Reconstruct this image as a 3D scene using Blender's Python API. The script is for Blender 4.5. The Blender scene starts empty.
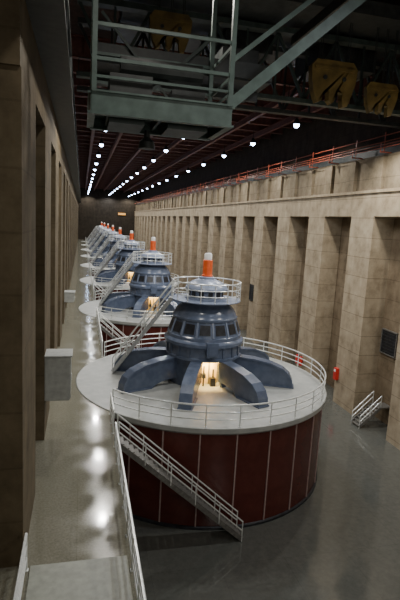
import bpy, bmesh, math
from mathutils import Vector, Matrix
C = bpy.context.scene.collection
rad = math.radians

# ------------------------------------------------------------ materials
def new_mat(name):
    m = bpy.data.materials.new(name); m.use_nodes = True
    nt = m.node_tree; b = nt.nodes["Principled BSDF"]
    return m, nt, b
def noisy(name, c1, c2, scale=3.0, rough=0.5, metal=0.0, bump=0.0, detail=6, spec=None):
    m, nt, b = new_mat(name)
    tc = nt.nodes.new("ShaderNodeTexCoord")
    n = nt.nodes.new("ShaderNodeTexNoise"); n.inputs["Scale"].default_value = scale; n.inputs["Detail"].default_value = detail
    r = nt.nodes.new("ShaderNodeValToRGB")
    r.color_ramp.elements[0].position = .35; r.color_ramp.elements[1].position = .68
    r.color_ramp.elements[0].color = (*c1, 1); r.color_ramp.elements[1].color = (*c2, 1)
    nt.links.new(tc.outputs["Object"], n.inputs["Vector"])
    nt.links.new(n.outputs["Fac"], r.inputs[0]); nt.links.new(r.outputs[0], b.inputs["Base Color"])
    b.inputs["Roughness"].default_value = rough; b.inputs["Metallic"].default_value = metal
    if spec is not None: b.inputs["Specular IOR Level"].default_value = spec
    if bump:
        bp = nt.nodes.new("ShaderNodeBump"); bp.inputs["Strength"].default_value = bump; bp.inputs["Distance"].default_value = .02
        nt.links.new(n.outputs["Fac"], bp.inputs["Height"]); nt.links.new(bp.outputs[0], b.inputs["Normal"])
    return m
def concrete(name, dark, mid, light, joint=.35):
    m, nt, b = new_mat(name)
    L = nt.links.new
    geo = nt.nodes.new("ShaderNodeNewGeometry")
    n1 = nt.nodes.new("ShaderNodeTexNoise"); n1.inputs["Scale"].default_value = .9; n1.inputs["Detail"].default_value = 10; n1.inputs["Roughness"].default_value = .7
    L(geo.outputs["Position"], n1.inputs["Vector"])
    r = nt.nodes.new("ShaderNodeValToRGB"); e = r.color_ramp.elements
    e[0].position = .28; e[0].color = (*dark, 1); e[1].position = .74; e[1].color = (*light, 1)
    k = e.new(.5); k.color = (*mid, 1)
    L(n1.outputs["Fac"], r.inputs[0])
    mp = nt.nodes.new("ShaderNodeMapping"); mp.inputs["Scale"].default_value = (1.5, 1.5, .3)
    L(geo.outputs["Position"], mp.inputs[0])
    n2 = nt.nodes.new("ShaderNodeTexNoise"); n2.inputs["Scale"].default_value = 1.0; n2.inputs["Detail"].default_value = 5
    L(mp.outputs[0], n2.inputs["Vector"])
    r2 = nt.nodes.new("ShaderNodeValToRGB"); r2.color_ramp.elements[0].position = .3; r2.color_ramp.elements[0].color = (.62, .58, .54, 1)
    r2.color_ramp.elements[1].position = .6; r2.color_ramp.elements[1].color = (1, 1, 1, 1)
    L(n2.outputs["Fac"], r2.inputs[0])
    mx = nt.nodes.new("ShaderNodeMix"); mx.data_type = 'RGBA'; mx.blend_type = 'MULTIPLY'; mx.inputs[0].default_value = .5
    L(r.outputs[0], mx.inputs[6]); L(r2.outputs[0], mx.inputs[7])
    sp = nt.nodes.new("ShaderNodeSeparateXYZ"); L(geo.outputs["Position"], sp.inputs[0])
    d = nt.nodes.new("ShaderNodeMath"); d.operation = 'DIVIDE'; d.inputs[1].default_value = 1.52; L(sp.outputs["Z"], d.inputs[0])
    f = nt.nodes.new("ShaderNodeMath"); f.operation = 'FRACT'; L(d.outputs[0], f.inputs[0])
    g = nt.nodes.new("ShaderNodeMath"); g.operation = 'LESS_THAN'; g.inputs[1].default_value = .038; L(f.outputs[0], g.inputs[0])
    mx2 = nt.nodes.new("ShaderNodeMix"); mx2.data_type = 'RGBA'; mx2.blend_type = 'MULTIPLY'
    sc = nt.nodes.new("ShaderNodeMath"); sc.operation = 'MULTIPLY'; sc.inputs[1].default_value = joint; L(g.outputs[0], sc.inputs[0]); L(sc.outputs[0], mx2.inputs[0])
    L(mx.outputs[2], mx2.inputs[6]); mx2.inputs[7].default_value = (.35, .3, .25, 1)
    L(mx2.outputs[2], b.inputs["Base Color"]); b.inputs["Roughness"].default_value = .8; b.inputs["Specular IOR Level"].default_value = .2
    bp = nt.nodes.new("ShaderNodeBump"); bp.inputs["Strength"].default_value = .15; bp.inputs["Distance"].default_value = .04
    L(n1.outputs["Fac"], bp.inputs["Height"]); L(bp.outputs[0], b.inputs["Normal"])
    return m
def terrazzo(name, c1, c2, joint, rough, bw, bh, nscale=9, spec=.6):
    m, nt, b = new_mat(name); L = nt.links.new
    geo = nt.nodes.new("ShaderNodeNewGeometry")
    n = nt.nodes.new("ShaderNodeTexNoise"); n.inputs["Scale"].default_value = nscale; n.inputs["Detail"].default_value = 8; n.inputs["Roughness"].default_value = .7
    L(geo.outputs["Position"], n.inputs["Vector"])
    r = nt.nodes.new("ShaderNodeValToRGB"); r.color_ramp.elements[0].position = .33; r.color_ramp.elements[1].position = .68
    r.color_ramp.elements[0].color = (*c1, 1); r.color_ramp.elements[1].color = (*c2, 1); L(n.outputs["Fac"], r.inputs[0])
    br = nt.nodes.new("ShaderNodeTexBrick"); br.offset = 0; br.inputs["Scale"].default_value = 1
    br.inputs["Brick Width"].default_value = bw; br.inputs["Row Height"].default_value = bh; br.inputs["Mortar Size"].default_value = .010
    br.inputs["Color1"].default_value = (1, 1, 1, 1); br.inputs["Color2"].default_value = (.96, .96, .96, 1); br.inputs["Mortar"].default_value = (*joint, 1)
    L(geo.outputs["Position"], br.inputs["Vector"])
    mx = nt.nodes.new("ShaderNodeMix"); mx.data_type = 'RGBA'; mx.blend_type = 'MULTIPLY'; mx.inputs[0].default_value = 1
    L(r.outputs[0], mx.inputs[6]); L(br.outputs["Color"], mx.inputs[7]); L(mx.outputs[2], b.inputs["Base Color"])
    n3 = nt.nodes.new("ShaderNodeTexNoise"); n3.inputs["Scale"].default_value = 1.1; n3.inputs["Detail"].default_value = 6; L(geo.outputs["Position"], n3.inputs["Vector"])
    mr = nt.nodes.new("ShaderNodeMapRange"); mr.inputs[1].default_value = .35; mr.inputs[2].default_value = .65; mr.inputs[3].default_value = rough * .5; mr.inputs[4].default_value = rough * 1.7
    L(n3.outputs["Fac"], mr.inputs[0]); L(mr.outputs[0], b.inputs["Roughness"])
    b.inputs["Specular IOR Level"].default_value = spec
    return m

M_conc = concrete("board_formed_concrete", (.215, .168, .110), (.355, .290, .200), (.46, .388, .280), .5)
M_concr = concrete("shaded_recess_concrete", (.12, .088, .054), (.20, .152, .098), (.28, .22, .148), .4)  # wall concrete darkened, recess shade put into the colour
M_concm = concrete("dim_ledge_concrete", (.12, .096, .063), (.20, .165, .114), (.28, .235, .168), .4)  # same concrete, dimness of the upper band put into its colour
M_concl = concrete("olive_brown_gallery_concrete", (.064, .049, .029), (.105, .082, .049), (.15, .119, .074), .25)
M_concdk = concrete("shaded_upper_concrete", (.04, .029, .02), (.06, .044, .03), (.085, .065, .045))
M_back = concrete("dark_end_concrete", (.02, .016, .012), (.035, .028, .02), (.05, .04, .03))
M_floor = terrazzo("polished_terrazzo", (.084, .087, .078), (.112, .116, .104), (.8, .8, .8), .09, 3.0, 3.0, 4, 1.0)
M_walk = terrazzo("walkway_terrazzo", (.155, .148, .110), (.245, .234, .180), (.82, .82, .78), .10, 3.0, 3.2, 14, .6)
M_plate = noisy("pale_floor_plate", (.24, .25, .21), (.31, .32, .27), 5, .45)
M_deck = noisy("pale_painted_deck", (.31, .32, .305), (.40, .405, .385), 2.2, .42, bump=.03)
M_red = noisy("maroon_enamel_panel", (.080, .017, .013), (.105, .025, .019), 2, .26)
M_seam = noisy("panel_seam_strip", (.40, .28, .26), (.50, .37, .34), 6, .4, .1)
M_blue = noisy("blue_grey_machine_paint", (.095, .122, .185), (.138, .17, .245), 2.5, .22, bump=.01)
M_arm = noisy("blue_grey_arm_paint", (.076, .098, .150), (.112, .138, .20), 2.5, .25)
M_bluel = noisy("light_blue_grey_paint", (.18, .215, .30), (.24, .28, .37), 3, .3)
M_dark = noisy("dark_recess", (.012, .013, .016), (.03, .032, .04), 4, .4)
M_steel = noisy("brushed_rail_steel", (.74, .76, .74), (.88, .90, .88), 12, .28, .35)
M_tread = noisy("worn_stair_steel", (.13, .125, .115), (.22, .21, .19), 8, .5, .3)
M_lstair = noisy("light_grey_stair_steel", (.34, .35, .35), (.46, .47, .47), 8, .45, .2)
M_orange = noisy("orange_red_enamel", (.75, .10, .02), (.88, .15, .035), 4, .4)
M_cond = noisy("muted_red_conductor_paint", (.20, .042, .02), (.30, .07, .032), 4, .5)
M_white = noisy("white_enamel", (.80, .80, .77), (.90, .89, .86), 4, .4)
M_cream = noisy("yellow_guard_paint", (.80, .55, .20), (.90, .68, .32), 3, .5)
M_beam = noisy("oxide_red_roof_steel", (.13, .050, .040), (.20, .078, .062), 3, .6)
M_ceil = noisy("dark_roof_deck", (.05, .030, .026), (.08, .048, .042), 2, .8)
M_crane = noisy("grey_green_crane_paint", (.050, .082, .070), (.088, .135, .118), 2.5, .45, bump=.03)
M_cranem = noisy("darker_green_girder_paint", (.022, .035, .031), (.048, .070, .063), 2.5, .5)  # darker copy of the crane green, for girder and cage underside
M_craned = noisy("dark_crane_steel", (.014, .017, .017), (.035, .04, .038), 3, .5)
M_yel = noisy("dark_ochre_lifting_gear_paint", (.10, .068, .016), (.20, .135, .033), 1.6, .6)  # dark ochre with random tone
M_redx = noisy("extinguisher_red", (.5, .02, .015), (.65, .04, .03), 5, .35)
M_grey = noisy("pale_grey_cabinet_enamel", (.28, .29, .275), (.37, .38, .355), 4, .45)
def emis(name, col, s):
    m, nt, b = new_mat(name)
    b.inputs["Base Color"].default_value = (*col, 1); b.inputs["Emission Color"].default_value = (*col, 1); b.inputs["Emission Strength"].default_value = s
    return m
M_lamp = emis("lamp_lens_glow", (.52, .68, 1.0), 30)
M_warm = emis("warm_lamp_glow", (1, .66, .25), 6)
M_sign = emis("amber_backlit_sign", (1.0, .50, .13), .35)

# ------------------------------------------------------------ mesh helpers
def make(name, bm, mat, parent=None, loc=(0, 0, 0), smooth=False, label=None):
    me = bpy.data.meshes.new(name); bmesh.ops.recalc_face_normals(bm, faces=bm.faces[:]); bm.to_mesh(me); bm.free()
    me.materials.append(mat)
    o = bpy.data.objects.new(name, me); o.location = loc; C.objects.link(o)
    if parent: o.parent = parent
    if smooth:
        for p in me.polygons: p.use_smooth = True
        md = o.modifiers.new("es", 'EDGE_SPLIT'); md.split_angle = rad(32)
    if label: o["label"] = label
    return o
def add_box(bm, lo, hi):
    x0, y0, z0 = lo; x1, y1, z1 = hi
    v = [bm.verts.new(p) for p in ((x0,y0,z0),(x1,y0,z0),(x1,y1,z0),(x0,y1,z0),(x0,y0,z1),(x1,y0,z1),(x1,y1,z1),(x0,y1,z1))]
    for f in ((0,1,2,3),(4,5,6,7),(0,1,5,4),(1,2,6,5),(2,3,7,6),(3,0,4,7)): bm.faces.new([v[i] for i in f])
def add_beam(bm, p, q, w, h):
    p = Vector(p); q = Vector(q); d = (q - p).normalized()
    up = Vector((0, 0, 1)) if abs(d.z) < .95 else Vector((0, 1, 0))
    s = d.cross(up).normalized() * w / 2; u = s.cross(d).normalized() * h / 2
    a = [bm.verts.new(p + x) for x in (-s - u, s - u, s + u, -s + u)]; b = [bm.verts.new(q + x) for x in (-s - u, s - u, s + u, -s + u)]
    bm.faces.new(a); bm.faces.new(b)
    for i in range(4): bm.faces.new((a[i], a[(i+1)%4], b[(i+1)%4], b[i]))
def add_ibeam(bm, p, q, w, h, t=.06):
    p = Vector(p); q = Vector(q)
    add_beam(bm, p, q, t, h - 2*t); d = (q-p).normalized()
    up = Vector((0,0,1)) if abs(d.z) < .95 else Vector((0,1,0))
    u = d.cross(up).normalized().cross(d).normalized() * (h/2 - t/2)
    add_beam(bm, p + u, q + u, w, t); add_beam(bm, p - u, q - u, w, t)
def add_tube(bm, pts, r, seg=8, closed=False):
    pts = [Vector(p) for p in pts]; n = len(pts); rings = []
    for i, p in enumerate(pts):
        if closed: d = pts[(i+1) % n] - pts[i-1]
        else: d = pts[min(i+1, n-1)] - pts[max(i-1, 0)]
        d.normalize(); up = Vector((0, 0, 1)) if abs(d.z) < .95 else Vector((0, 1, 0))
        s = d.cross(up).normalized(); u = s.cross(d).normalized()
        rings.append([bm.verts.new(p + r*(math.cos(2*math.pi*k/seg)*s + math.sin(2*math.pi*k/seg)*u)) for k in range(seg)])
    m = n if closed else n - 1
    for i in range(m):
        A = rings[i]; B = rings[(i+1) % n]
        for k in range(seg): bm.faces.new((A[k], A[(k+1)%seg], B[(k+1)%seg], B[k]))
    if not closed: bm.faces.new(rings[0]); bm.faces.new(rings[-1])
def add_lathe(bm, prof, seg=48, c=(0, 0), closed=False):
    rings = []
    for r, z in prof:
        if r < 1e-6: rings.append([bm.verts.new((c[0], c[1], z))])
        else: rings.append([bm.verts.new((c[0] + r*math.cos(2*math.pi*k/seg), c[1] + r*math.sin(2*math.pi*k/seg), z)) for k in range(seg)])
    m = len(rings) if closed else len(rings) - 1
    for i in range(m):
        A = rings[i]; B = rings[(i+1) % len(rings)]
        for k in range(seg):
            k2 = (k+1) % seg
            if len(A) == 1: bm.faces.new((A[0], B[k], B[k2]))
            elif len(B) == 1: bm.faces.new((A[k], A[k2], B[0]))
            else: bm.faces.new((A[k], A[k2], B[k2], B[k]))
    if not closed:
        if len(rings[0]) > 1: bm.faces.new(rings[0])
        if len(rings[-1]) > 1: bm.faces.new(rings[-1])
def add_arc_wall(bm, r0, r1, z0, z1, a0, a1, n=40):
    rows = []
    for i in range(n + 1):
        a = rad(a0 + (a1 - a0)*i/n); c_, s_ = math.cos(a), math.sin(a)
        rows.append([bm.verts.new((r0*c_, r0*s_, z0)), bm.verts.new((r1*c_, r1*s_, z0)), bm.verts.new((r1*c_, r1*s_, z1)), bm.verts.new((r0*c_, r0*s_, z1))])
    for i in range(n):
        A, B = rows[i], rows[i+1]
        for k in range(4): bm.faces.new((A[k], A[(k+1)%4], B[(k+1)%4], B[k]))
    bm.faces.new(rows[0]); bm.faces.new(rows[-1])
def boxo(name, lo, hi, mat, parent=None, loc=(0,0,0), label=None, bevel=0):
    bm = bmesh.new(); add_box(bm, lo, hi)
    if bevel: bmesh.ops.bevel(bm, geom=bm.edges[:], offset=bevel, segments=2, affect='EDGES')
    return make(name, bm, mat, parent, loc, label=label)
def tag(o, label, cat, group=None, kind=None):
    o["label"] = label; o["category"] = cat
    if group: o["group"] = group
    if kind: o["kind"] = kind
    return o
def empty(name, loc, label, cat, group=None):
    e = bpy.data.objects.new(name, None); e.location = loc; e.empty_display_size = .3; C.objects.link(e)
    tag(e, label, cat, group); return e
def struct(o): o["kind"] = "structure"; return o
def kids(o): return [c for c in bpy.data.objects if c.parent == o]
def dup(o, loc=None, parent=None):
    n = o.copy()
    if loc is not None: n.location = loc
    n.parent = parent; C.objects.link(n)
    for c in kids(o): dup(c, None, n)
    return n

# ------------------------------------------------------------ dimensions
CAM_Z = 14.2
FZ = -.35        # main floor level
WX = 21.25       # face of pilasters, opposite wall
RB = 23.0        # back of recesses
DK = 4.8         # gallery and generator-deck level
WE = 1.58        # gallery edge
GX, GY, GS, GR = 7.25, 27.7, 23.0, 7.35
NG = 8
END = 206.0
PER = GS / 3
PW = 3.2         # pilaster width

# ------------------------------------------------------------ shell
struct(boxo("floor", (-4, -12, FZ-.3), (24.2, END, FZ), M_floor))
struct(boxo("ceiling", (-4, -12, 27.5), (24.2, END, 27.8), M_ceil))
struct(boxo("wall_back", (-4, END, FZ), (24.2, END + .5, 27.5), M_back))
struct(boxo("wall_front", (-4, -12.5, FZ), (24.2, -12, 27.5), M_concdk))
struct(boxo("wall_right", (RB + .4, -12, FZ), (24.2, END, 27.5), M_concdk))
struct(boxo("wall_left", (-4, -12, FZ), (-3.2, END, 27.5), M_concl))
ti = 1
def trim(lo, hi, mat):
    global ti
    o = struct(boxo("trim_%d" % ti, lo, hi, mat)); ti += 1; return o
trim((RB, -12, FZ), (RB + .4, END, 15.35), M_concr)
trim((WX, -12, 15.35), (RB + .4, END, 17.1), M_conc)
trim((WX - .12, -12, 17.1), (RB + .4, END, 17.32), M_conc)
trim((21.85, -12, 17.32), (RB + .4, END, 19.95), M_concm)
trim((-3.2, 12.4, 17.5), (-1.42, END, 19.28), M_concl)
ys = [32.9 + PER * k for k in range(-3, 24)]
for y in ys:
    if y > END - 4: break
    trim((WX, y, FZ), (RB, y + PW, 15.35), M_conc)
for k in range(0, 26):
    y = 12.5 + PER * k
    if y > END - 4: break
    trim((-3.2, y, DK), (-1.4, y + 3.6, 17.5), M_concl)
for y in ys:
    if y > END - 4: break
    for dy in (0, PER/2):
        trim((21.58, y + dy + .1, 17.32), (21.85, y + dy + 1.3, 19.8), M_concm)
w = boxo("walkway_slab", (-3.2, -12, FZ), (WE, END, DK), M_walk); struct(w)
tag(w, "raised concrete gallery walkway with polished speckled floor", "walkway")
p = boxo("walkway_plate", (-1.2, 7.5, DK), (1.38, 12.4, DK + .05), M_plate)
tag(p, "pale grey plate covering the gallery walkway floor", "floor plate")

# roof beams
y = 38.0; first = None
while y < END - 2:
    if first is None:
        bm = bmesh.new(); add_ibeam(bm, (-3.2, 0, 0), (23.3, 0, 0), .5, 1.5, .08)
        for x in range(0, 22, 3): add_box(bm, (x - .04, -.25, -.7), (x + .04, .25, .7))
        first = make("roof_beam", bm, M_beam, None, (0, y, 26.0)); o = first
    else:
        o = first.copy(); o.location = (0, y, 26.0); C.objects.link(o)
    tag(o, "oxide-red steel roof beam spanning the hall", "beam", "roof beams", "structure")
    y += PER / 2
first = None
for x in (1.2, 4.6, 8.4, 12.4, 16.4, 20.2):
    if first is None:
        bm = bmesh.new(); add_ibeam(bm, (0, 0, 0), (0, END - 38, 0), .35, .6, .05); first = make("roof_purlin", bm, M_beam, None, (x, 37, 24.9)); o = first
    else: o = first.copy(); o.location = (x, 37, 24.9); C.objects.link(o)
    tag(o, "oxide-red steel purlin running the length of the hall", "beam", "roof purlins", "structure")

# ------------------------------------------------------------ lamps
def lamp_proto(loc, label="round bright white high-bay lamp hanging under roof steel", grp="high-bay ceiling lamps"):
    e = empty("pendant_lamp", loc, label, "lamp", grp)
    bm = bmesh.new(); add_lathe(bm, [(.30, .06), (.33, .08), (.29, .25), (.18, .46), (.12, .6), (0, .6)], 20); make("lamp_shade", bm, M_craned, e, smooth=True)
    bm = bmesh.new(); add_lathe(bm, [(0, -.23)] + [(.26*math.sin(rad(a)), -.26*math.cos(rad(a)) + .03) for a in (20, 40, 60, 80, 100)] + [(0, .09)], 20); make("lamp_lens", bm, M_lamp, e, (0, 0, -.01), smooth=True)
    bm = bmesh.new(); add_tube(bm, [(0, 0, .6), (0, 0, 1.4)], .03); make("lamp_stem", bm, M_craned, e)
    return e
lp = None
LZ = 23.2
for r, x in enumerate((2.25, 10.5, 18.4)):
    for k in range(-4, 15):
        y = 42 + 11.5 * k
        if y > END - 3: continue
        if k >= 0:
            if lp is None: lp = lamp_proto((x, y, LZ))
            else: dup(lp, (x, y, LZ))
        ld = bpy.data.lights.new("lamp_light", 'SPOT'); ld.energy = 2750 if y > 25 else 2200; ld.spot_size = rad(160); ld.spot_blend = .5
        if r == 2: ld.energy *= 1.2
        if y < 15: ld.energy = 950  # unseen lights without fixtures, added to brighten the near end
        if y < 0: ld.energy = 300
        ld.specular_factor = .15
        ld.shadow_soft_size = .25; ld.color = (1.0, .95, .86) if r != 1 else (.90, .94, 1.0)
        lo = bpy.data.objects.new("lamp_light", ld); lo.location = (x, y, LZ - .3 if not (20 < y < 36) else 20.9); C.objects.link(lo)
for (x, y, z, tx, ty, tz, e_, s_) in ((9, -9, 17, 9, 22, 10, 800, 6), (6, 4, 8, 6, 16, 19, 120, 3), (14, 20, 14.5, 14, 30, 24, 110, 3)):
    ld = bpy.data.lights.new("fill_light", 'AREA'); ld.energy = e_; ld.size = s_; ld.color = (1, .95, .86); ld.specular_factor = .3  # unseen area fills added to brighten near pillar, crane and drum
    lo = bpy.data.objects.new("fill_light", ld); lo.location = (x, y, z)
    lo.rotation_euler = (Vector((tx, ty, tz)) - Vector((x, y, z))).to_track_quat('-Z', 'Y').to_euler(); C.objects.link(lo)

# ------------------------------------------------------------ railing / stairs
def railing(name, pts, label, h=1.07, spacing=1.7, closed=False, rr=.034, levels=(1.07, .72, .38), group=None, seg=6):
    P = [Vector(p) for p in pts]; o0 = P[0].copy(); L = [p - o0 for p in P]
    e = empty(name, o0, label, "railing", group)
    for i, lv in enumerate(levels):
        bm = bmesh.new(); add_tube(bm, [p + Vector((0, 0, lv)) for p in L], rr if i else rr*1.25, seg, closed)
        make("handrail" if i == 0 else "mid_rail", bm, M_steel, e, smooth=True)
    Q = L + ([L[0]] if closed else []); tot = sum((Q[i+1]-Q[i]).length for i in range(len(Q)-1)); n = max(1, round(tot / spacing))
    bm = bmesh.new(); add_tube(bm, [(0, 0, 0), (0, 0, h)], rr, seg); add_box(bm, (-.06, -.06, 0), (.06, .06, .025))
    post = None
    for j in range(n if closed else n + 1):
        d = tot * j / n; i = 0
        while i < len(Q) - 2 and d > (Q[i+1]-Q[i]).length: d -= (Q[i+1]-Q[i]).length; i += 1
        pos = Q[i] + (Q[i+1]-Q[i]).normalized() * d
        if post is None: post = make("railing_post", bm, M_steel, e, pos)
        else:
            c = post.copy(); c.location = pos; c.parent = e; C.objects.link(c)
    return e
def stair(name, bot, top, width, parent=None, label=None, cat="stair", group=None, mat=None, rail=True, rh=1.0):
    bot = Vector(bot); top = Vector(top); v = top - bot; hz = Vector((v.x, v.y, 0)); d = hz.normalized(); s = Vector((-d.y, d.x, 0))
    if parent is None: e = empty(name, bot, label, cat, group)
    else:
        e = bpy.data.objects.new(name, None); e.location = bot; e.parent = parent; C.objects.link(e)
    mat = mat or M_tread
    for sg in (-1, 1):
        bm = bmesh.new(); add_beam(bm, s*sg*width/2 + Vector((0,0,.12)), s*sg*width/2 + v + Vector((0,0,-.02)), .04, .22); make("stringer", bm, mat, e)
    n = max(3, round(v.z / .2)); tp = None
    for i in range(1, n + 1):
        c = v * (i - .5) / n; c.z = v.z * i / n - .03
        if tp is None:
            bm = bmesh.new(); add_beam(bm, -d*.14, d*.14, width - .06, .035); tp = make("tread", bm, mat, e, c)
        else:
            o = tp.copy(); o.location = c; o.parent = e; C.objects.link(o)
    if rail:
        for sg in (-1, 1):
            off = s*sg*width/2
            for lv in (rh, rh*.55):
                bm = bmesh.new(); add_tube(bm, [off + Vector((0,0,lv)), off + v + Vector((0,0,lv))], .034, 6); make("handrail", bm, M_steel, e, smooth=True)
            m = max(2, round(v.length / 1.6))
            for i in range(m + 1):
                q = off + v * i / m
                bm = bmesh.new(); add_tube(bm, [q, q + Vector((0,0,rh))], .028, 6); make("railing_post", bm, M_steel, e)
    return e

# ------------------------------------------------------------ generator
g = empty("generator", (GX, GY, DK + .05), "blue-grey hydroelectric generator with orange cap on round pale deck", "generator", "row of generators")
bm = bmesh.new()
add_lathe(bm, [(1.7,1.58),(2.20,1.58),(2.28,1.62),(2.28,1.74),(2.20,1.78),(2.18,2.32),(2.32,2.38),(2.38,2.44),(2.38,2.60),(2.30,2.68),(2.22,2.74),(2.20,2.92),(2.14,2.96)], 56)
make("lower_housing", bm, M_blue, g, smooth=True, label="thick blue-grey lower collar with rim")
bm = bmesh.new(); add_arc_wall(bm, 1.92, 2.06, 0, 1.6, 290, 610, 64); make("base_skirt", bm, M_arm, g, smooth=True, label="blue-grey skirt reaching the deck with a doorway")
R0, R1, Z0c, Z1c = 2.14, 1.86, 2.96, 3.78
bm = bmesh.new()
add_lathe(bm, [(2.1,2.92),(R0,Z0c),(R1,Z1c),(1.93,3.82),(1.95,3.94),(1.88,4.0),(1.82,4.16),(1.70,4.36),(1.53,4.54),(1.38,4.66),(1.32,4.86),(1.05,4.86)], 56)
make("domed_housing", bm, M_blue, g, smooth=True)
prof = [(1.95,1.60),(3.2,1.50),(4.1,1.34),(4.75,1.10),(5.15,.78),(5.34,.42),(5.38,0),(3.6,0),(3.45,.14),(3.1,.28),(2.6,.36),(1.95,.38)]
def prism(bm, prof, w):
    A = [bm.verts.new((r, -w/2, z)) for r, z in prof]; B = [bm.verts.new((r, w/2, z)) for r, z in prof]
    bm.faces.new(A); bm.faces.new(B)
    for i in range(len(prof)):
        j = (i+1) % len(prof); bm.faces.new((A[i], A[j], B[j], B[i]))
bm = bmesh.new()
prism(bm, prof, .56)
cap = [(2.2,1.63),(3.22,1.55),(4.14,1.39),(4.83,1.14),(5.24,.81),(5.44,.44),(5.48,.08),(5.38,.08),(5.32,.4),(5.12,.74),(4.72,1.04),(4.08,1.28),(3.18,1.44),(2.2,1.53)]
prism(bm, cap, .68)
add_box(bm, (3.7, -.38, 0), (5.55, .38, .08))
arm = make("support_arm", bm, M_arm, g, label="flat-sided sloping blue-grey steel support arm"); arm.rotation_euler = (0, 0, rad(22.5))
for k in range(1, 8):
    o = arm.copy(); o.parent = g; o.rotation_euler = (0, 0, rad(22.5 + 45*k)); C.objects.link(o)
def conept(f, ang, out):
    r = R0 + (R1 - R0)*f + out; z = Z0c + (Z1c - Z0c)*f + out*.4; return Vector((r*math.cos(ang), r*math.sin(ang), z))
bm = bmesh.new(); a = rad(8.5); vs = []
for out in (0.0, .035):
    for f, an in ((.16, -a), (.16, a), (.84, a), (.84, -a)): vs.append(bm.verts.new(conept(f, an, out)))
for f in ((0,1,2,3),(4,5,6,7),(0,1,5,4),(1,2,6,5),(2,3,7,6),(3,0,4,7)): bm.faces.new([vs[i] for i in f])
vent = make("vent_opening", bm, M_dark, g, label="dark rectangular cooling vent")
for k in range(1, 14):
    o = vent.copy(); o.parent = g; o.rotation_euler = (0, 0, rad(360/14*k)); C.objects.link(o)
bm = bmesh.new(); add_beam(bm, conept(0, 0, .02), conept(1.0, 0, .02), .1, .07)
rib = make("cone_rib", bm, M_bluel, g); rib.rotation_euler = (0, 0, rad(180/14))
for k in range(1, 14):
    o = rib.copy(); o.parent = g; o.rotation_euler = (0, 0, rad(180/14 + 360/14*k)); C.objects.link(o)
bm = bmesh.new(); add_box(bm, (2.12, -.09, 1.76), (2.26, .09, 2.36)); blk = make("flange_block", bm, M_arm, g)
for k in range(1, 20):
    o = blk.copy(); o.parent = g; o.rotation_euler = (0, 0, rad(18*k)); C.objects.link(o)
bm = bmesh.new(); add_box(bm, (2.1, -.32, 1.95), (2.50, .32, 2.75)); add_box(bm, (2.50, -.22, 2.05), (2.54, .22, 2.6)); hb = make("inspection_box", bm, M_blue, g); hb.rotation_euler = (0, 0, rad(268))
bm = bmesh.new(); add_lathe(bm, [(1.0,4.86),(2.06,4.86),(2.06,4.91),(1.0,4.91)], 40, closed=True); make("service_platform", bm, M_bluel, g)
bm = bmesh.new()
add_lathe(bm, [(1.25,4.91),(1.25,5.02),(1.0,5.04),(1.0,5.42),(1.24,5.46),(1.27,5.54),(1.23,5.64),(1.1,5.78),(.9,5.92),(.66,6.03),(.48,6.1),(.46,6.2),(.34,6.24),(0,6.24)], 40); make("upper_housing", bm, M_bluel, g, smooth=True)
bm = bmesh.new(); add_box(bm, (.98, -.13, 5.08), (1.03, .13, 5.4)); sl = make("vent_opening", bm, M_dark, g, label="small dark slot in upper housing")
for k in range(1, 12):
    o = sl.copy(); o.parent = g; o.rotation_euler = (0, 0, rad(30*k)); C.objects.link(o)
PR = 2.02
pts = [(PR*math.cos(2*math.pi*k/40), PR*math.sin(2*math.pi*k/40)) for k in range(40)]
re = bpy.data.objects.new("platform_railing", None); re.parent = g; re.location = (0, 0, 4.91); C.objects.link(re)
for lv, r_ in ((1.05, .04), (.7, .028), (.36, .028)):
    bm = bmesh.new(); add_tube(bm, [(x, y, lv) for x, y in pts], r_, 6, True); make("handrail", bm, M_steel, re, smooth=True)
pb = None
for k in range(16):
    a = 2*math.pi*k/16; q = (PR*math.cos(a), PR*math.sin(a), 0)
    if pb is None:
        bm = bmesh.new(); add_tube(bm, [(0,0,0),(0,0,1.05)], .03, 6); pb = make("railing_post", bm, M_steel, re, q)
    else: o = pb.copy(); o.location = q; o.parent = re; C.objects.link(o)
bm = bmesh.new(); add_lathe(bm, [(.32,6.24),(.32,6.32),(.28,6.34),(.28,7.18),(.23,7.22),(0,7.22)], 20); make("cap_base", bm, M_orange, g, smooth=True, label="orange-red cylindrical cap")
bm = bmesh.new(); add_lathe(bm, [(.23,7.22),(.23,7.52),(.18,7.6),(0,7.62)], 20); make("top_cap", bm, M_white, g, smooth=True, label="white top of the cap")
# lit bay under the housing
bm = bmesh.new(); add_lathe(bm, [(1.15,0),(1.15,1.58)], 32); make("shaft_guard", bm, M_cream, g, smooth=True, label="yellow-painted guard around shaft, warmly lit")
bm = bmesh.new()
for k in range(12):
    a = 2*math.pi*k/12 + .1; add_beam(bm, (1.2*math.cos(a), 1.2*math.sin(a), 0), (1.2*math.cos(a), 1.2*math.sin(a), 1.58), .05, .05)
make("guard_frame", bm, M_tread, g)
bm = bmesh.new(); add_box(bm, (.12, -1.7, 0), (.42, -1.4, .5)); add_tube(bm, [(.28, -1.55, .5), (.28, -1.55, 1.0)], .05, 8); make("pump_block", bm, M_dark, g, label="dark pump block beside the shaft")  # dark machinery block with a pipe, standing in the doorway
bm = bmesh.new(); add_tube(bm, [(-.28, -1.55, 0), (-.28, -1.55, 1.2)], .045, 8); add_box(bm, (-.38, -1.66, .5), (-.18, -1.45, .75)); make("valve_pipe", bm, M_dark, g, label="dark vertical pipe beside the shaft")
bm = bmesh.new(); add_tube(bm, [(-.5, -1.82, 1.5), (.5, -1.82, 1.5)], .04, 10); make("work_lamp", bm, M_warm, g, label="glowing warm tube lamp over the doorway")
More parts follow.
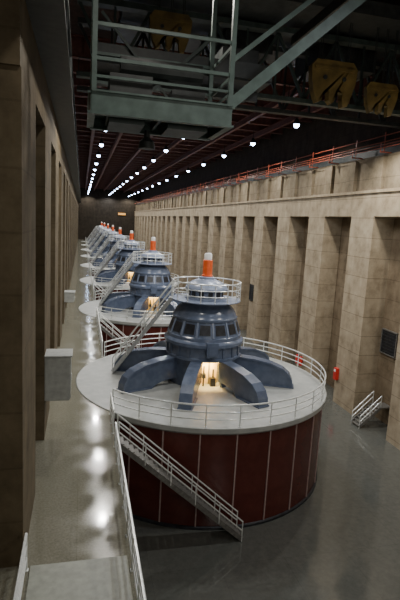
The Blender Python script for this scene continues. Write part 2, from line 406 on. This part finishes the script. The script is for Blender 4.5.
stair("access_stair", (-5.2, 1.5, 0), (-1.95, .4, 4.9), .75, parent=g, mat=M_lstair)

# enclosure
en = empty("generator_enclosure", (GX, GY, FZ), "round maroon-panelled enclosure with pale grey deck under the generator", "machine enclosure", "row of generator enclosures")
NP = 26; TH = 4.5 - FZ
bm = bmesh.new(); add_lathe(bm, [(GR - .25, 0), (GR - .25, TH)], 104); make("inner_drum", bm, M_dark, en)
bm = bmesh.new(); add_lathe(bm, [(GR - .3, 0), (GR + .02, 0), (GR + .02, .12), (GR - .08, .15), (GR - .3, .15)], 104, closed=True); make("base_plinth", bm, M_dark, en)
bm = bmesh.new(); add_lathe(bm, [(0, TH), (GR, TH), (GR + .1, TH+.1), (GR + .1, TH+.33), (GR + .06, TH+.35), (0, TH+.35)], 104); dk = make("deck", bm, M_deck, en, label="pale grey round steel deck")
bm = bmesh.new(); da = 2*math.pi/NP; st = 4
vi = []
for rr in (GR - .14, GR - .08):
    for k in range(st + 1):
        an = -da/2*.985 + da*.985*k/st
        for z in (.15, TH): vi.append(bm.verts.new((rr*math.cos(an), rr*math.sin(an), z)))
n1 = (st + 1)*2
for k in range(st):
    for b0 in (0, n1): bm.faces.new((vi[b0+2*k], vi[b0+2*k+2], vi[b0+2*k+3], vi[b0+2*k+1]))
    bm.faces.new((vi[2*k], vi[2*k+2], vi[n1+2*k+2], vi[n1+2*k])); bm.faces.new((vi[2*k+1], vi[2*k+3], vi[n1+2*k+3], vi[n1+2*k+1]))
pn = make("enclosure_panel", bm, M_red, en, label="maroon enamelled curved panel", smooth=True)
bm = bmesh.new(); add_box(bm, ((GR-.1), -.03, .15), ((GR-.03), .03, TH)); sm = make("panel_seam", bm, M_seam, en); sm.rotation_euler = (0, 0, da/2)
for k in range(1, NP):
    o = pn.copy(); o.parent = en; o.rotation_euler = (0, 0, da*k); C.objects.link(o)
    o = sm.copy(); o.parent = en; o.rotation_euler = (0, 0, da*k + da/2); C.objects.link(o)
A0 = 180 + 39.5; A1 = 540 - 39.5
rp = [(GX + (GR-.05)*math.cos(rad(A0 + (A1-A0)*k/72)), GY + (GR-.05)*math.sin(rad(A0 + (A1-A0)*k/72)), DK + .05) for k in range(73)]
dr = railing("deck_railing", rp, "curved three-bar steel railing around the generator deck", group="generator deck railings", spacing=1.65)
drl = dr.location.copy()
for k in range(1, NG):
    dup(g, (GX, GY + GS*k, DK + .05)); dup(en, (GX, GY + GS*k, FZ)); dup(dr, drl + Vector((0, GS*k, 0)))
for k in range(NG):
    for ax, ay, en_ in ((-.35, -1.78, 330), (.35, -1.78, 330)):
        if k: en_ *= .22
        ld = bpy.data.lights.new("warm_work_light", 'SPOT'); ld.energy = en_; ld.color = (1, .66, .22); ld.shadow_soft_size = .1; ld.spot_size = rad(150); ld.spot_blend = .6
        lo = bpy.data.objects.new("warm_work_light", ld); lo.location = (GX + ax, GY + GS*k + ay, DK + 1.45)
        lo.rotation_euler = Vector((0, 1, -1.3)).to_track_quat('-Z', 'Y').to_euler(); C.objects.link(lo)

# gallery railing segments
RX = WE - .1
hw = math.sqrt((GR+.1)**2 - (GX - WE)**2) + .1
GL = (1.07, .80, .53, .26)
railing("gallery_railing", [(RX, 3.0, DK), (RX, 19.2, DK)], "straight four-bar steel railing along the gallery edge", group="gallery railings", rr=.038, levels=GL, spacing=1.5)
railing("gallery_railing", [(RX, 20.5, DK), (RX, GY - hw - .1, DK)], "short steel railing beside the stair head", group="gallery railings", rr=.038, levels=GL, spacing=1.2)
for k in range(NG):
    y0 = GY + GS*k + hw + .1; y1 = GY + GS*(k+1) - hw - .1 if k < NG-1 else END - .5
    railing("gallery_railing", [(RX, y0, DK), (RX, y1, DK)], "straight four-bar steel railing along the gallery edge", group="gallery railings", rr=.036, levels=GL)
railing("gallery_railing", [(-1.3, 6.0, DK), (-1.3, 12.3, DK)], "short steel railing beside the concrete pilaster", group="gallery railings", spacing=3)
for k in range(0, 4):
    yy = 19.8 + GS*k
    stair("floor_stair", (7.45, yy, FZ), (WE + .06, yy, DK), .8, label="steel stair with handrails from main floor to gallery", group="stairs to gallery")

# ------------------------------------------------------------ gallery boxes
def wallbox(loc, w, d, h, label):
    e = empty("wall_cabinet", loc, label, "cabinet")
    boxo("cabinet_body", (0, 0, 0), (w, d, h), M_grey, e, bevel=.03)
    boxo("cabinet_door", (w, .08, .08), (w + .03, d - .08, h - .08), M_grey, e)
    boxo("cabinet_handle", (w + .03, .15, h*.45), (w + .07, .2, h*.6), M_steel, e)
    boxo("cabinet_hood", (0, -.04, h), (w + .08, d + .04, h + .05), M_grey, e)
    return e
wallbox((-1.4, 20.2, 6.5), 1.02, 1.1, 1.9, "pale grey steel cabinet fixed to a concrete pilaster")
wallbox((-1.4, 43.3, 6.7), .85, 1.2, .85, "small pale grey steel cabinet fixed beside the gallery")
def redcab(loc, label):
    e = empty("fire_hose_cabinet", loc, label, "fire cabinet")
    boxo("cabinet_body", (-.3, 0, 0), (0, .45, 1.0), M_redx, e, bevel=.02)
    boxo("cabinet_window", (-.32, .1, .7), (-.3, .35, .9), M_white, e)
redcab((WX, 35.5, 1.7), "red fire hose cabinet mounted on a concrete pilaster")
def extinguisher(loc):
    e = empty("fire_extinguisher", loc, "red fire extinguisher hung on the concrete pilaster", "fire extinguisher")
    bm = bmesh.new(); add_lathe(bm, [(0,0),(.16,0),(.18,.03),(.18,.75),(.12,.88),(.05,.92),(0,.92)], 20); make("cylinder_body", bm, M_redx, e, smooth=True)
    bm = bmesh.new(); add_tube(bm, [(0,0,.9),(0,0,1.0)], .035); add_box(bm, (-.03,-.12,.98),(.03,.1,1.03)); make("valve_handle", bm, M_dark, e)
    bm = bmesh.new(); add_tube(bm, [(-.02,.05,.95),(-.05,.2,.8),(-.05,.22,.45),(-.05,.2,.2)], .022); make("hose", bm, M_dark, e)
    boxo("wall_bracket", (.14, -.1, .3), (.21, .1, .8), M_dark, e)
extinguisher((WX - .2, 43.2, .9)); extinguisher((WX - .2, 42.4, .9))

e = stair("alcove_stair", (20.35, 31.0, FZ), (22.0, 31.0, 1.2), 1.05, label="short white-railed steel steps climbing into a wall recess", group="recess steps", mat=M_tread, rh=.95)
boxo("landing", (1.65, -.52, 1.45), (2.64, .52, 1.55), M_tread, e)
def louvre(x, y, z, w_, h_, label):
    e = empty("wall_louver", (x, y, z), label, "louver", "wall louvers")
    boxo("louver_back", (-.08, -w_, 0), (0, w_, h_), M_dark, e)
    bm = bmesh.new()
    for a_, b_ in (((-.14, -w_-.05, -.06), (0, w_+.05, .02)), ((-.14, -w_-.05, h_-.02), (0, w_+.05, h_+.06)), ((-.14, -w_-.06, 0), (0, -w_+.02, h_)), ((-.14, w_-.02, 0), (0, w_+.06, h_))): add_box(bm, a_, b_)
    make("louver_frame", bm, M_tread if w_ > .7 else M_craned, e)
    bm = bmesh.new()
    for i in range(7): add_beam(bm, (-.1, -w_+.02, .15 + i*(h_-.1)/7), (-.1, w_-.02, .15 + i*(h_-.1)/7), .08, .02)
    make("louver_slats", bm, M_craned, e)
louvre(RB, 31.7, 5.0, .9, 1.8, "dark framed louvred opening set in the concrete recess")
louvre(WX, 58.2, 4.8, .55, 1.9, "small dark louvred plate on the concrete pilaster")

# conductor rails
for i, (z, x) in enumerate(((20.7, 21.22), (21.2, 21.4), (20.28, 21.14), (20.48, 21.18))):
    bm = bmesh.new(); add_tube(bm, [(x, -5, z), (x, END - 1, z)], .035, 6)
    o = make("conductor_rail", bm, M_cond); tag(o, "dim red-orange electrical conductor rail along the upper wall", "rail", "conductor rails")
br = None
for k in range(40):
    y = 25 + k * PER/2
    if y > END - 2: break
    if br is None:
        bm = bmesh.new(); add_box(bm, (21.0, -.04, 19.95), (21.95, .04, 20.03)); add_box(bm, (21.29, -.04, 20.0), (21.34, .04, 21.4)); add_box(bm, (21.02, -.04, 20.0), (21.06, .04, 20.6))
        br = make("conductor_bracket", bm, M_cond, None, (0, y, 0)); o = br
    else: o = br.copy(); o.location = (0, y, 0); C.objects.link(o)
    tag(o, "small red-orange bracket carrying the conductor rails", "bracket", "conductor brackets")
bm = bmesh.new(); add_ibeam(bm, (22.2, -10, 20.38), (22.2, END - 1, 20.38), .45, .8)
o = make("runway_girder", bm, M_craned); tag(o, "dark steel crane runway girder on the concrete ledge", "girder", "runway girders")
bm = bmesh.new(); add_ibeam(bm, (-1.0, 2, 20.0), (-1.0, END - 1, 20.0), 1.0, 1.4, .08); add_beam(bm, (-2.2, 2, 19.7), (-2.2, END-1, 19.7), .3, .5)
for k in range(60):
    y = 4 + k*3.0; add_beam(bm, (-3.1, y, 19.6), (-.6, y, 19.6), .15, .3)
    add_box(bm, (-.97, y - .04, 19.35), (-.5, y + .04, 20.65))
o = make("runway_girder", bm, M_craned); tag(o, "dark steel crane runway girder above the gallery", "girder", "runway girders")

# ------------------------------------------------------------ crane
cr = empty("overhead_crane", (10, 28, 21.4), "large grey-green travelling bridge crane spanning the hall", "crane")
def cpart(name, fn, mat, label=None):
    bm = bmesh.new(); fn(bm); o = make(name, bm, mat, cr, label=label)
    o.location = -Vector(cr.location); return o
for yy in (28.0, 31.0):
    def gird(bm, yy=yy):
        add_beam(bm, (-.4, yy, 21.55), (21.9, yy, 21.55), .5, .24); add_beam(bm, (-.4, yy, 25.2), (21.9, yy, 25.2), .6, .28)
        n = 12
        for i in range(n):
            x0 = -.3 + i*22.0/n; x1 = -.3 + (i+1)*22.0/n
            add_beam(bm, (x0, yy, 21.6 if i % 2 else 25.1), (x1, yy, 25.1 if i % 2 else 21.6), .16, .16); add_beam(bm, (x1, yy, 21.6), (x1, yy, 25.1), .12, .12)
    cpart("bridge_girder", gird, M_cranem if yy < 30 else M_craned)
def walk(bm):
    add_box(bm, (-.3, 28.4, 21.75), (21.5, 29.4, 21.81))
    for i in range(23): add_beam(bm, (-.3 + i*.96, 29.35, 21.8), (-.3 + i*.96, 29.35, 22.8), .04, .04)
    add_beam(bm, (-.3, 29.35, 22.8), (21.5, 29.35, 22.8), .05, .05)
cpart("crane_walkway", walk, M_craned)
def trol(bm):
    add_box(bm, (2, 25, 25.5), (19, 34.5, 26.2)); add_box(bm, (8, 29.5, 24.4), (11, 33, 25.5)); add_box(bm, (14, 29.5, 24.2), (18, 33, 25.5))
cpart("trolley", trol, M_craned)
cg = empty("crane_cage", (2.15, 15.0, 16.9), "grey-green steel service cage hanging below the crane", "crane cage")
CGL = Vector(cg.location)
def kpart(name, fn, mat, label=None):
    bm = bmesh.new(); fn(bm); o = make(name, bm, mat, cg, label=label); o.location = -CGL; return o
X0, X1, Y0, Y1, Z0 = .2, 4.1, 14.0, 16.4, 16.95
def plat(bm):
    add_ibeam(bm, (X0, Y0, Z0 + .28), (X1, Y0, Z0 + .28), .22, .62, .05); add_ibeam(bm, (X0, Y1, Z0 + .28), (X1, Y1, Z0 + .28), .22, .62, .05)
    add_ibeam(bm, (X0, Y0, Z0 + .28), (X0, Y1, Z0 + .28), .2, .56, .05); add_ibeam(bm, (X1, Y0, Z0 + .28), (X1, Y1, Z0 + .28), .2, .56, .05)
kpart("cage_platform", plat, M_crane)
def under(bm):
    add_box(bm, (X0, Y0, Z0 + .3), (X1, Y1, Z0 + .36))
    for i in range(1, 8): add_beam(bm, (X0 + i*.49, Y0, Z0 + .2), (X0 + i*.49, Y1, Z0 + .2), .08, .2)
    add_box(bm, (X0 + .5, Y0 + .5, Z0 - .1), (X0 + 1.5, Y1 - .3, Z0 + .3)); add_box(bm, (X0 + 2.2, Y0 + .7, Z0 - .08), (X1 - .5, Y1 - .3, Z0 + .3))
kpart("underside_frame", under, M_cranem)
for (x, y) in ((X0 + .06, Y0), (X1 - .06, Y0), (X0 + .06, Y1), (X1 - .06, Y1)):
    kpart("cage_post", lambda bm: add_beam(bm, (x, y, Z0 + .5), (x, y, 22.5), .13, .13), M_crane)
for z in (17.9, 18.35, 19.2):
    for a_, b_ in (((X0, Y0, z), (X1, Y0, z)), ((X0, Y1, z), (X1, Y1, z)), ((X0, Y0, z), (X0, Y1, z)), ((X1, Y0, z), (X1, Y1, z))):
        kpart("cage_rail", lambda bm: add_beam(bm, a_, b_, .06, .07 if z < 18 else .09), M_crane)
kpart("diagonal_brace", lambda bm: add_beam(bm, (X1, Y0 + .2, 17.6), (9.35, Y0 + .2, 22.3), .24, .3), M_crane)
kpart("diagonal_brace", lambda bm: add_beam(bm, (X1, Y0 + .2, 18.8), (8.2, Y0 + .2, 22.3), .1, .13), M_crane)
kpart("diagonal_brace", lambda bm: add_beam(bm, (X0 + 1, Y1, 17.4), (X1, Y1, 20.2), .1, .1), M_cranem)
kpart("diagonal_brace", lambda bm: add_beam(bm, (X1 - .8, Y1, 17.4), (X0 + .3, Y1, 20.4), .08, .08), M_cranem)
def hoist(bm):
    add_box(bm, (.7, 14.6, 17.35), (1.9, 15.6, 18.2)); add_box(bm, (2.5, 14.8, 17.35), (3.5, 15.5, 18.0)); add_tube(bm, [(1.0, 15, 18.5), (3.4, 15, 18.5)], .28, 12)
kpart("hoist_machinery", hoist, M_craned)
def hang(bm): add_beam(bm, (-.3, 15, 22.5), (10.4, 15, 22.5), .5, .5); add_beam(bm, (9.2, 14.2, 22.5), (9.2, 22, 22.5), .3, .4)
kpart("hanger_frame", hang, M_craned)
kpart("service_deck", lambda bm: (add_box(bm, (.3, 16.6, 19.0), (6.2, 19.5, 19.25)), add_beam(bm, (.3, 16.6, 19.3), (6.2, 16.6, 19.3), .2, .5), add_beam(bm, (.3, 18, 18.9), (6.2, 18, 18.9), .2, .4), add_box(bm, (4.6, 17.2, 19.25), (5.9, 18.8, 20.2))), M_craned)
bm = bmesh.new(); add_lathe(bm, [(.26, 16.4), (.24, 16.6), (.1, 16.75), (.08, 16.95), (0, 16.95)], 16, (1.95, 15.9)); o = make("floodlight_housing", bm, M_craned, cg, smooth=True); o.location = -CGL

def lifter(x, y, z, s, label):
    e = empty("lifting_hook_block", (x, y, z), label, "lifting gear", "crane lifting gear")
    bm = bmesh.new()
    P = [(-1.2,.7),(-.95,1.0),(.95,1.0),(1.2,.7),(1.15,.1),(.98,-.5),(.8,-1.0),(.55,-1.05),(.5,-.75),(.5,-.45),(.35,-.3),(.15,-.35),(.1,-.8),(-.05,-.95),(-.2,-.8),(-.25,-.35),(-.4,-.3),(-.52,-.45),(-.58,-.85),(-.8,-.95),(-1.02,-.5),(-1.15,0)]
    A = [bm.verts.new((a*s, -.2*s, b*s)) for a, b in P]; B = [bm.verts.new((a*s, .2*s, b*s)) for a, b in P]
    bm.faces.new(A); bm.faces.new(B)
    for i in range(len(P)): bm.faces.new((A[i], A[(i+1)%len(P)], B[(i+1)%len(P)], B[i]))
    bmesh.ops.triangulate(bm, faces=[f for f in bm.faces if len(f.verts) > 4])
    make("hook_frame", bm, M_yel, e)
    bm = bmesh.new(); add_box(bm, (-1.05*s, -.26*s, .55*s), (1.05*s, .26*s, .7*s)); make("frame_band", bm, M_yel, e)
    for a in (-.5, .5):
        bm = bmesh.new(); add_tube(bm, [(a*s, -.27*s, .2*s), (a*s, .27*s, .2*s)], .1*s, 18); make("sheave", bm, M_craned, e)
    for a in (-.75, -.65, 0, .1, .7, .8):
        bm = bmesh.new(); add_tube(bm, [(a*s, 0, .8*s), (a*s, 0, 25.48 - z)], .025, 6); make("hoist_cable", bm, M_craned, e)
lifter(13.4, 26.2, 22.2, 1.15, "ochre-yellow lifting frame with hooks hanging on cables")
lifter(16.5, 26.2, 21.7, .85, "smaller ochre-yellow hook block hanging on cables")
lifter(4.2, 26.2, 23.6, .9, "dim ochre-yellow hook block hanging behind the crane cage")

o = boxo("end_sign", (14.5, END - .3, 15.5), (17.5, END - .02, 16.3), M_sign); tag(o, "small amber backlit sign on the far end wall", "sign")

# ------------------------------------------------------------ world, camera
w = bpy.data.worlds.new("w"); bpy.context.scene.world = w; w.use_nodes = True
w.node_tree.nodes["Background"].inputs[0].default_value = (.5, .45, .4, 1); w.node_tree.nodes["Background"].inputs[1].default_value = .02
VU, VV, F, ROLL = 82, 216, 486.0, .055
Yc = Vector((VU - 200, 300 - VV, -F)); c = (Yc.y + Yc.x*ROLL) / F
Zc = Vector((ROLL, 1, c)).normalized(); Yc.normalize(); Xc = Yc.cross(Zc).normalized()
R = Matrix((Xc, Yc, Zc)).to_4x4()
cd = bpy.data.cameras.new("camera"); cd.sensor_fit = 'HORIZONTAL'; cd.sensor_width = 36; cd.lens = F/400*36; cd.clip_end = 500
cam = bpy.data.objects.new("camera", cd); cam.matrix_world = Matrix.Translation((0, 0, CAM_Z)) @ R; C.objects.link(cam)
bpy.context.scene.camera = cam
